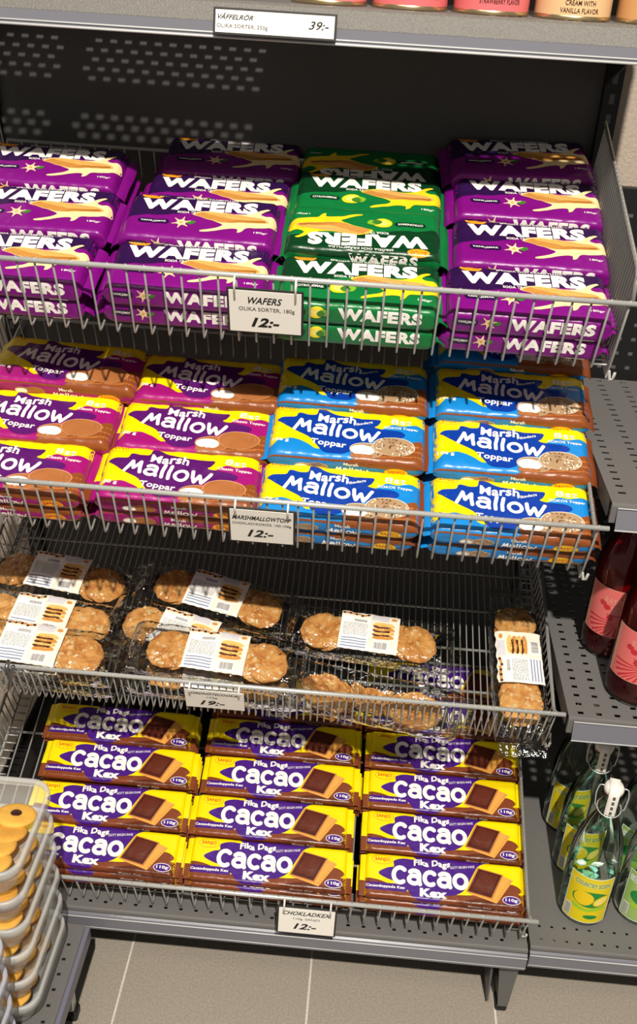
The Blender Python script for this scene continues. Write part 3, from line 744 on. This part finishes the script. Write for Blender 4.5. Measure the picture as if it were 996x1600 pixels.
def cookie_packet(x, d, htop, rz, seed, label, rx=0, on=3, withlabel=True, ry=0, dz=0):
    e = empty('cookie_packet', BM(3, x, d, htop-.041+dz, rz, rx, ry)); tag(e, label, 'packet', 'clear packets of peanut cookies')
    cookie_parts(e, seed, withlabel); return e
CP = [
 (-.507, .222, .048, -7, 'clear cookie packet at the back left of the cookie basket'),
 (-.512, .128, .052, -5, 'clear cookie packet in the left group, between the back one and the front one'),
 (-.500, .046, .088, -4, 'clear cookie packet at the front left, on top of another behind the rail'),
 (-.505, .050, .046, -3, 'clear cookie packet at the front left, underneath another, behind the rail'),
 (-.222, .200, .056, -12, 'tilted clear cookie packet at the back of the middle group'),
 (-.262, .118, .050, -13, 'clear cookie packet half covered by the one in front, middle group'),
 (-.200, .060, .090, -4, 'clear cookie packet on top right behind the nineteen price card'),
 (-.203, .052, .046, -2, 'clear cookie packet underneath, right behind the nineteen price card'),
 (.045, .150, .048, -4, 'clear cookie packet with level label, right of the middle group'),
 (.298, .124, .048, 91, 'clear cookie packet standing lengthwise against the right end of the basket')]
for i, (x, d, h, rz, lb) in enumerate(CP): cookie_packet(x, d, h, rz, i+1, lb)
cookie_packet(.058, .048, .088, -8, 21, 'clear cookie packet lying on its side showing cookie edges, behind the rail', rx=72, withlabel=False, dz=-.016)

# ------------------------------------------------------------------ price cards
def card(name_mw, wd, ht, lines, label, ties=True, frame=True, tie_len=.014):
    e = empty('price_card', name_mw); tag(e, label, 'price card')
    mb = MB(); A = Art()
    if frame:
        f = MB(); box(f, -wd/2-.003, wd/2+.003, -.0012, .0012, -ht/2-.003, ht/2+.003, M_frame, bev=.0008); f.obj('frame', e)
    box(mb, -wd/2, wd/2, -.0019, -.0009, -ht/2, ht/2, M_white, bev=0)
    for st, cx, cz, w_, h_, bold, shear, m in lines: A.text(st, cx, cz, w_, h_, m, 1, bold=bold, shear=shear)
    A.put(mb, lambda a, b, l: (a*.001, -.0021-.0001*l, b*.001)); mb.obj('card', e)
    if ties:
        for s in (-1, 1):
            t = MB(); x = s*(wd/2-.008)
            tube(t, bend([(x, -.003, ht/2-.012), (x, -.0035, ht/2+tie_len-.006), (x, .004, ht/2+tie_len), (x, .010, ht/2+tie_len-.006), (x, .0035, ht/2-.004)], .006), .0016, M_tie, 6); t.obj('tie', e)
    return e
card(BM(1, -.1395, -.0105, .0635), .098, .068, [('WAFERS', 0, 19, 46, 11, .02, .35, M_ink), ('OLIKA SORTER, 180g', 2, 4, 76, 8, .008, 0, M_inkg), ('12:-', 0, -17, 39, 16, .04, .3, M_ink)],
     'white price card reading WAFERS 12:- hanging on the top basket rail', tie_len=.018)
card(BM(2, -.1265, -.0105, .0575), .090, .068, [('MARSHMALLOWTOPP', 0, 18, 84, 9, .02, .4, M_ink), ('CHOKLAD/KOKOS, 100-106g', 0, 5, 84, 6.5, .01, 0, M_inkg), ('12:-', -2, -15, 38, 16, .03, .3, M_ink)],
     'white price card for marshmallows, 12:-, hanging on the second basket rail', tie_len=.012)
card(BM(3, -.193, -.0105, .062), .094, .052, [('JORDNÖTSCOOKIES', 0, 17, 84, 8.5, .02, .4, M_ink), ('175g', -4, 6, 17, 5, .01, 0, M_inkg), ('19:-', -4, -10, 40, 14, .03, .3, M_ink)],
     'white price card reading 19:- hanging on the cookie basket rail', frame=False, tie_len=.008)
card(Matrix.Translation((-.0205, 1.066, .2345)) @ Matrix.Rotation(math.radians(-2), 4, 'X'), .092, .057, [('CHOKLADKEX', 0, 18, 80, 9, .02, .4, M_ink), ('110g, SANJO', 0, 5, 44, 6, .01, 0, M_inkg), ('12:-', -2, -12, 38, 14, .03, .3, M_ink)],
     'white price card reading CHOKLADKEX 12:- hanging on the lowest basket rail', tie_len=.014)
card(Matrix.Translation((-.1503, 1.4035, 1.532)) @ Matrix.Rotation(math.radians(-12), 4, 'X'), .154, .0265, [('VÅFFELRÖR', -51, 6, 46, 7.5, .02, .4, M_ink), ('OLIKA SORTER, 250g', -42, -6, 66, 6, .014, 0, M_inkg), ('39:-', 57, 1, 26, 10, .014, .3, M_ink)],
     'white price strip reading 39:- on the front edge of the top shelf', ties=False)

# ------------------------------------------------------------------ tins on the top shelf
M_tin = mat('tin_metal', 'c9b48a', rough=.25, metal=.9)
def tin(x, y, colr, lines, label, group, R=.0505):
    e = empty('wafer_roll_tin', Matrix.Translation((x, y, ZT))); tag(e, label, 'tin', group)
    H = .19; mb = MB(); body = mat('tin_'+colr, colr, rough=.35)
    lathe(mb, [(R, .005), (R, H)], body, 56)
    A = Art(); A.rect(-158, 150, 158, 186, mat('tin_band', '5a3a22', rough=.35), 0); A.ell(0, 95, 42, 32, mat('tin_medallion', 'f0e2c4', rough=.4), 0, L=4)
    for i in range(4): A.rect(-34+5*i, 80+8*i, 34-5*i, 86+8*i, mat('tin_roll', 'c98f48', rough=.4), 1)
    for st, cx, cy, wd, ht in lines: A.text(st, cx, cy, wd, ht, mat('tin_text', '3b2015', rough=.4), 1, bold=.01)
    def cf(a, b, l):
        t = a*.001/R-pi/2; rr = R+.0003+.0001*l; return (rr*cos(t), rr*sin(t), b*.001)
    A.put(mb, cf); mb.obj('can', e)
    mb = MB(); lathe(mb, [(0, .003), (R-.002, .002), (R+.0008, 0), (R+.0014, .003), (R, .006)], M_tin, 56); mb.obj('bottom_rim', e)
    mb = MB(); lathe(mb, [(R, H-.004), (R+.0012, H), (R, H+.003), (R-.003, H), (0, H-.001)], M_tin, 56); mb.obj('lid', e)
tin(-0.087, 1.499, 'e0797a', [('STRAWBERRY FLAVOR', 10, 17, 56, 6), ('WAFER ROLLS WITH', 10, 27, 50, 6)], 'pink tin on the top shelf, leftmost of the three pink ones', 'tins on the top shelf')
tin(0.022, 1.499, 'de6f72', [('STRAWBERRY FLAVOR', 14, 17, 56, 6), ('WAFER ROLLS WITH', 14, 27, 50, 6)], 'pink tin on the top shelf, middle of the three pink ones', 'tins on the top shelf')
tin(0.131, 1.499, 'de6f72', [('STRAWBERRY FLAVOR', 8, 17, 56, 6), ('CREAM WITH', 8, 27, 40, 6)], 'pink strawberry tin on the top shelf, next to the cream coloured tin', 'tins on the top shelf')
tin(0.240, 1.499, 'e0b98a', [('VANILLA FLAVOR', 2, 12, 52, 6), ('CREAM WITH', 2, 21, 40, 6)], 'cream coloured vanilla tin on the top shelf, right of the pink ones', 'tins on the top shelf')
tin(0.350, 1.499, 'cf9a63', [('CREAM WITH', 2, 21, 40, 6)], 'tan tin on the top shelf at the right edge of the picture', 'tins on the top shelf')

# ------------------------------------------------------------------ swing-top bottles with sweets
M_glass = clear('clear_glass', 'f6fbf6', gloss=.16, rough=.03, bump=0, base=.03)
BP = [(.030, .002), (.041, .003), (.0435, .010), (.0435, .135), (.042, .155), (.036, .185), (.026, .212), (.0185, .232), (.0155, .252), (.0145, .268), (.0165, .272), (.0165, .282), (.012, .283)]
def cyl_map(R, z0, rot=0):
    def fn(a, b, l):
        t = a*.001/R-pi/2+rot; rr = R+.0006+.00012*l; return (rr*cos(t), rr*sin(t), z0+b*.001)
    return fn
def sweet_label(green):
    A = Art(); y1, y2 = ('e9d214', 'b9c22a') if not green else ('9fc06a', 'c3cdb4')
    bd = mat('label_border', 'e8ebe0', rough=.4); A.rect(-40, -56, 40, 54, bd, 0, r=3)
    A.rect(-38, -54, 38, 52, mat('sweet_bg_'+y1, y1, rough=.4), 1, r=2)
    A.rect(-36, 30, 36, 44, mat('sweet_band_'+y2, 'e8d74a' if not green else 'd9e2cf', rough=.4), 1.4)
    A.text('COUNTRY SODA', 2, 37, 60, 10, mat('label_teal', '5f9f9a', rough=.4), 2, bold=.03)
    g = mat('label_green', '1f8a3c', rough=.4); A.ell(4, 2, 32, 19, g, 1.8)
    if green:
        A.rect(-12, -14, 16, 18, mat('jar_green', '6ca63c', rough=.4), 2.6, r=5)
    else:
        A.ell(-8, 3, 17, 16, mat('lemon_fruit', 'f3d012', rough=.4), 2.6); A.ell(22, 0, 15, 10, mat('lemon_fruit', 'f3d012', rough=.4), 2.6, rot=40)
        A.ell(22, 0, 12, 7, mat('lemon_pulp', 'f8e57a', rough=.4), 3, rot=40)
    A.poly([(-22, -14), (0, -20), (28, -13), (30, -20), (0, -27), (-24, -22)], mat('label_lime', 'a5cf2b', rough=.4), 3.2, smooth=3)
    A.rect(-36, -50, -24, -22, bd, 2.2)
    for k in range(8): A.rect(-35, -48.5+3.1*k, -25, -47+3.1*k, M_inkg, 3)
    A.ell(10, -40, 12, 5, g, 2.4)
    return A
def sweets_mesh(seed, top=.105):
    mb = MB(); rnd = random.Random(seed)
    ms = [mat('sweet_teal', '9be8e0', rough=.35), mat('sweet_white', 'eefaf6', rough=.35), mat('sweet_green', '86cfa4', rough=.35)]
    for k in range(44):
        a = rnd.uniform(0, 2*pi); q = .030*math.sqrt(rnd.random()); c = Vector((q*cos(a), q*sin(a), .012+(top-.012)*k/44))
        bm = bmesh.new(); bmesh.ops.create_icosphere(bm, subdivisions=1, radius=1)
        R = Matrix.Rotation(rnd.uniform(0, 6), 3, Vector((rnd.random(), rnd.random(), rnd.random()+.1)))
        for v in bm.verts: v.co = R @ Vector((v.co.x*.011, v.co.y*.007, v.co.z*.0045))*(1+rnd.uniform(-.2, .2))+c
        bm.verts.index_update(); mb.add([v.co[:] for v in bm.verts], [[v.index for v in f.verts] for f in bm.faces], ms[k % 3], False); bm.free()
    return mb.mesh('sweets')
def sweet_bottle(x, y, rot, green, label, seed, cap=True):
    e = empty('swing_top_bottle', Matrix.Translation((x, y, .1743))); tag(e, label, 'bottle', 'clear swing-top bottles on the lower right shelf')
    mb = MB(); lathe(mb, BP, M_glass, 48, (True, False)); mb.obj('glass', e)
    mb = MB(); sweet_label(green).put(mb, cyl_map(.0435, .068, rot)); mb.obj('front_label', e)
    link(sweets_mesh(seed, .092), 'sweets', e)
    mb = MB(); lathe(mb, [(0, .279), (.011, .279), (.0155, .283), (.0165, .290), (.013, .297), (0, .298)], mat('stopper', 'e9e6df', rough=.3), 28); so = mb.obj('stopper', e)
    mb = MB(); lathe(mb, [(.0115, .278), (.0145, .279), (.0145, .2835), (.0115, .2845)], mat('red_rubber', 'a8382a', rough=.5), 28); mb.obj('seal_ring', so)
    mb = MB(); R = Matrix.Rotation(rot, 3, 'Z')
    path = [(0, .012, .2985), (0, .0, .2995), (0, -.012, .2985), (0, -.0175, .291), (0, -.0185, .278), (0, -.0185, .245)]
    w_ = .0085; vs = []; fs = []
    for i, p in enumerate(path):
        for s in (-1, 1): vs.append(R @ Vector((s*w_, p[1], p[2])))
        for s in (-1, 1): vs.append(R @ Vector((s*w_, p[1]+(.0004 if i > 2 else 0), p[2]-(.0005 if i <= 2 else 0))))
    for i in range(len(path)-1):
        a, b = i*4, i*4+4; fs += [(a, a+1, b+1, b), (a+3, a+2, b+2, b+3), (a, b, b+2, a+2), (a+1, a+3, b+3, b+1)]
    mb.add(vs, fs, M_white)
    for k in range(4):
        z = .287-k*.011; vv = [R @ Vector((s*.0022+.001, -.0191, zz)) for s, zz in ((-1, z), (1, z), (1, z-.007), (-1, z-.007))]; mb.add(vv, [(0, 1, 2, 3)], M_inkg, False)
    mb.obj('paper_seal', so)
    mb = MB()
    ring = [(.0195*cos(a), .0195*sin(a), .246-.004*cos(a+pi/2)) for a in [2*pi*k/24 for k in range(24)]]
    tube(mb, [R @ Vector(p) for p in ring], .0011, M_chrome, 6, closed=True)
    for s in (-1, 1):
        tube(mb, [R @ Vector(p) for p in bend([(s*.012, 0, .291), (s*.023, 0, .292), (s*.026, -.002, .275), (s*.0235, -.004, .250), (s*.0195, -.002, .246)], .006)], .0011, M_chrome, 6)
    mb.obj('wire_bail', e)
sweet_bottle(.461, 1.196, -.18, False, 'clear swing-top bottle with yellow lemon label at the front of the shelf', 1)
sweet_bottle(.464, 1.296, -.12, False, 'clear swing-top bottle directly behind the front yellow lemon bottle', 2)
sweet_bottle(.460, 1.398, -.2, False, 'clear swing-top bottle third in line behind the yellow lemon bottle', 3)
sweet_bottle(.562, 1.206, -.2, True, 'clear swing-top bottle with pale green label at the right edge of the picture', 4)
sweet_bottle(.566, 1.306, -.15, True, 'clear swing-top bottle behind the pale green labelled bottle', 5)

# ------------------------------------------------------------------ red soda bottles
M_rglass = clear('red_soda_glass', 'f2c4c4', gloss=.16, rough=.03, bump=0, base=.03)
M_rliq = mat('red_soda', '6e0714', rough=.1, coat=.5, spec=.6)
RP = [(.030, .003), (.042, .002), (.0465, .010), (.0470, .030), (.0470, .160), (.0455, .178), (.037, .204), (.026, .224), (.0185, .245), (.0155, .262), (.0145, .285), (.016, .287), (.016, .293), (.0145, .294)]
def soda_label():
    A = Art(); p = mat('soda_label_pink', 'e2706c', rough=.45); r = mat('soda_label_red', 'c22a34', rough=.45); e_ = mat('soda_label_edge', 'd99a86', rough=.45); d = mat('soda_label_dark', '8d1a24', rough=.45)
    A.rect(-62, -46, 62, 46, e_, 0); A.rect(-54, -45, 60, 45, p, 1)
    A.text('RASPBERRY', 2, 24, 60, 11, e_, 3, bold=.01); A.text('SODA', 2, 9, 34, 11, e_, 3, bold=.01)
    A.rect(-20, -3, 22, -1.8, d, 3)
    for x, y in ((-22, 10), (-14, -8), (18, -8), (-30, 16)): A.ell(x, y, 6, 5, r, 2, n=14)
    for k in range(15):
        a = -pi*.02-k*pi*.96/14-0; b = a-.085; R0, R1 = 8, 46
        pts = [(R0*cos(a), -14+R0*sin(a)), (R1*1.1*cos(a), max(-44, -14+R1*sin(a))), (R1*1.1*cos(b), max(-44, -14+R1*sin(b))), (R0*cos(b), -14+R0*sin(b))]
        A.poly(pts, r, 2)
    return A
SL = soda_label()
def soda_bottle(x, y, z, rot, label, teal=False):
    e = empty('soda_bottle', Matrix.Translation((x, y, z+.0003))); tag(e, label, 'bottle', 'soda bottles on the right shelves')
    liq = mat('teal_soda', '0b4a52', rough=.1, coat=.5) if teal else M_rliq
    mb = MB(); lathe(mb, RP, clear('teal_glass', '2a6f78', gloss=.2, rough=.03, bump=0, base=.03) if teal else M_rglass, 48, (True, False)); mb.obj('glass', e)
    mb = MB(); lathe(mb, [(0, .006), (.041, .006), (.0445, .012), (.0450, .160), (.035, .203), (.024, .223), (.013, .245), (0, .246)], liq, 44); mb.obj('drink', e)
    mb = MB(); SL.put(mb, cyl_map(.0470, .095, rot)); mb.obj('front_label', e)
    mb = MB(); lathe(mb, [(.0145, .284), (.0172, .285), (.0168, .292), (.014, .297), (0, .2975)], mat('crown_cap', '701018', rough=.3, metal=.5), 24); mb.obj('cap', e)
soda_bottle(.475, 1.268, .608, -.15, 'red raspberry soda bottle at the front of the middle right shelf')
soda_bottle(.455, 1.385, .608, -.15, 'red raspberry soda bottle behind the front one, left of it')
soda_bottle(.50, 1.375, .971, -.1, 'dark teal bottle on the upper right shelf beside the marshmallows', teal=True)

# ------------------------------------------------------------------ low table with tubs of biscuits
TZ = .168
tb = empty('display_table', Matrix.Translation((-.70, .80, 0))); tag(tb, 'low grey steel table at lower left carrying the biscuit tubs', 'table'); I = tb.matrix_basis.inverted()
mb = MB(); box(mb, -1.05, -.393, .35, 1.068, TZ-.003, TZ, M_grey, bev=.001)
for i in range(24): 
    box(mb, -.4135, -.4075, .40+.0272*i, .4045+.0272*i, TZ-.001, TZ+.0003, M_black, bev=0)
mb.obj('table_top', tb, I)
mb = MB(); box(mb, -.3935, -.385, .35, 1.068, TZ-.034, TZ-.002, mat('table_edge', '6e6d7c', rough=.35), bev=.002); mb.obj('edge_strip', tb, I)
for y in (1.012, .42):
    for x in (-.413, -1.0):
        mb = MB(); box(mb, x-.008, x+.008, y-.008, y+.008, .014, TZ-.003, M_chrome, bev=.002); box(mb, x-.013, x+.013, y-.012, y+.012, 0, .022, M_black, bev=.004); mb.obj('leg', tb, I)
M_tub = frosted('frosted_tub', 'dfe0dc', .32, rough=.3); M_rim = frosted('frosted_rim', 'c6c8c6', .6, rough=.35); M_tubb = frosted('bluish_rim', 'b9bdcc', .75, rough=.3)
M_bis = [mat('butter_biscuit', 'e8b04a', rough=.7, var=.18, vscale=60, bump=.2, bscale=200), mat('butter_biscuit_b', 'dfa240', rough=.7, var=.2, vscale=70, bump=.2, bscale=200)]
M_jam = mat('dark_jam', '3a1a10', rough=.25)
def biscuit_mesh(i):
    mb = MB(); R = .030; lathe(mb, [(0, .0005), (R*.8, .0), (R*.97, .002), (R, .0045), (R*.95, .007), (R*.75, .0088), (R*.3, .0092), (.0, .0090)], M_bis[i % 2], 32)
    if i < 1: lathe(mb, [(.0085, .0090), (.007, .0108), (.004, .0115), (0, .0117)], M_jam, 16)
    return mb.mesh('biscuit')
BIS = [biscuit_mesh(i) for i in range(3)]
def rrect(hx, hy, r, n=6):
    p = []
    for cx, cy, a0 in ((hx-r, hy-r, 0), (-hx+r, hy-r, 90), (-hx+r, -hy+r, 180), (hx-r, -hy+r, 270)):
        for k in range(n+1): a = math.radians(a0+90*k/n); p.append((cx+r*cos(a), cy+r*sin(a)))
    return p
def loops(mb, L, m, cap0=True):
    n = len(L[0]); vs = [q for lp in L for q in lp]; fs = []
    for i in range(len(L)-1):
        for k in range(n): fs.append((i*n+k, i*n+(k+1) % n, (i+1)*n+(k+1) % n, (i+1)*n+k))
    if cap0: fs.append(list(range(n))[::-1])
    mb.add(vs, fs, m)
def tub(x1, y1, ztop, label, group, rim, seed, HX=.12, HY=.089, H=.058, full=True, rz=0):
    cx, cy = x1-HX, y1-HY
    e = empty('biscuit_tub', Matrix.Translation((cx, cy, ztop-H)) @ Matrix.Rotation(math.radians(rz), 4, 'Z')); tag(e, label, 'tub', group)
    L3 = lambda q, z: [(a, b, z) for a, b in q]
    mb = MB(); loops(mb, [L3(rrect(HX*.80, HY*.76, .018), .0015), L3(rrect(HX*.86, HY*.82, .022), .003), L3(rrect(HX*.945, HY*.925, .027), H-.010), L3(rrect(HX*.946, HY*.93, .027), H-.003)], M_tub); tbo = mb.obj('tub_body', e)
    mb = MB(); loops(mb, [L3(rrect(HX*.945, HY*.93, .027), H-.004), L3(rrect(HX*.955, HY*.94, .028), H), L3(rrect(HX*.99, HY*.985, .03), H+.0008), L3(rrect(HX, HY, .031), H-.002), L3(rrect(HX, HY, .031), H-.014), L3(rrect(HX*.985, HY*.98, .03), H-.015)], rim, False); mb.obj('rim', tbo)
    rnd = random.Random(seed); k = 0
    for col in range(3):
        for row in range(4 if full else 3):
            x = -.064+col*.066+rnd.uniform(-.005, .005); y = .044-row*.032+rnd.uniform(-.004, .004)
            m = Matrix.Translation((x, y, .019+.0035*row+rnd.uniform(0, .002))) @ Matrix.Rotation(math.radians(-16+rnd.uniform(-3, 3)), 4, 'X') @ Matrix.Rotation(math.radians(rnd.uniform(-6, 6)), 4, 'Y') @ Matrix.Rotation(rnd.uniform(0, 6), 4, 'Z')
            link(BIS[(k+seed) % 3], 'biscuit', e, m); k += 1
NM = ['topmost', 'second from the top', 'third from the top', 'fourth from the top', 'fifth from the top', 'bottom one']
for i, z in enumerate((.53, .472, .414, .356, .298, .240)):
    tub(-.407, 1.040, z-.001, f'clear tub of yellow biscuits, {NM[i]}, stack beside the cocoa biscuits', 'stacked tubs of yellow biscuits', M_rim, i+1)
for i, z in enumerate((.446, .386, .326, .270, .228)):
    tub(-.416, .842, z, f'bluish tub, {["topmost", "second from the top", "third from the top", "fourth from the top", "bottom one"][i]} of the lower left corner stack', 'stacked tubs in the lower left corner', M_tubb, i+11, full=False)
# ------------------------------------------------------------------ loose hook on the cookie rail
mb = MB(); tube(mb, bend([(-.5215, .004, .100), (-.5215, -.010, .100), (-.5215, -.012, .055), (-.518, -.030, .070), (-.492, -.036, .150)], .008), .0032, mat('dark_zinc', '77797a', rough=.35, metal=.8), 8)
tag(mb.obj('wire_hook', None, BM(3)), 'grey bent wire hook on the cookie basket rail at the left edge', 'hook')
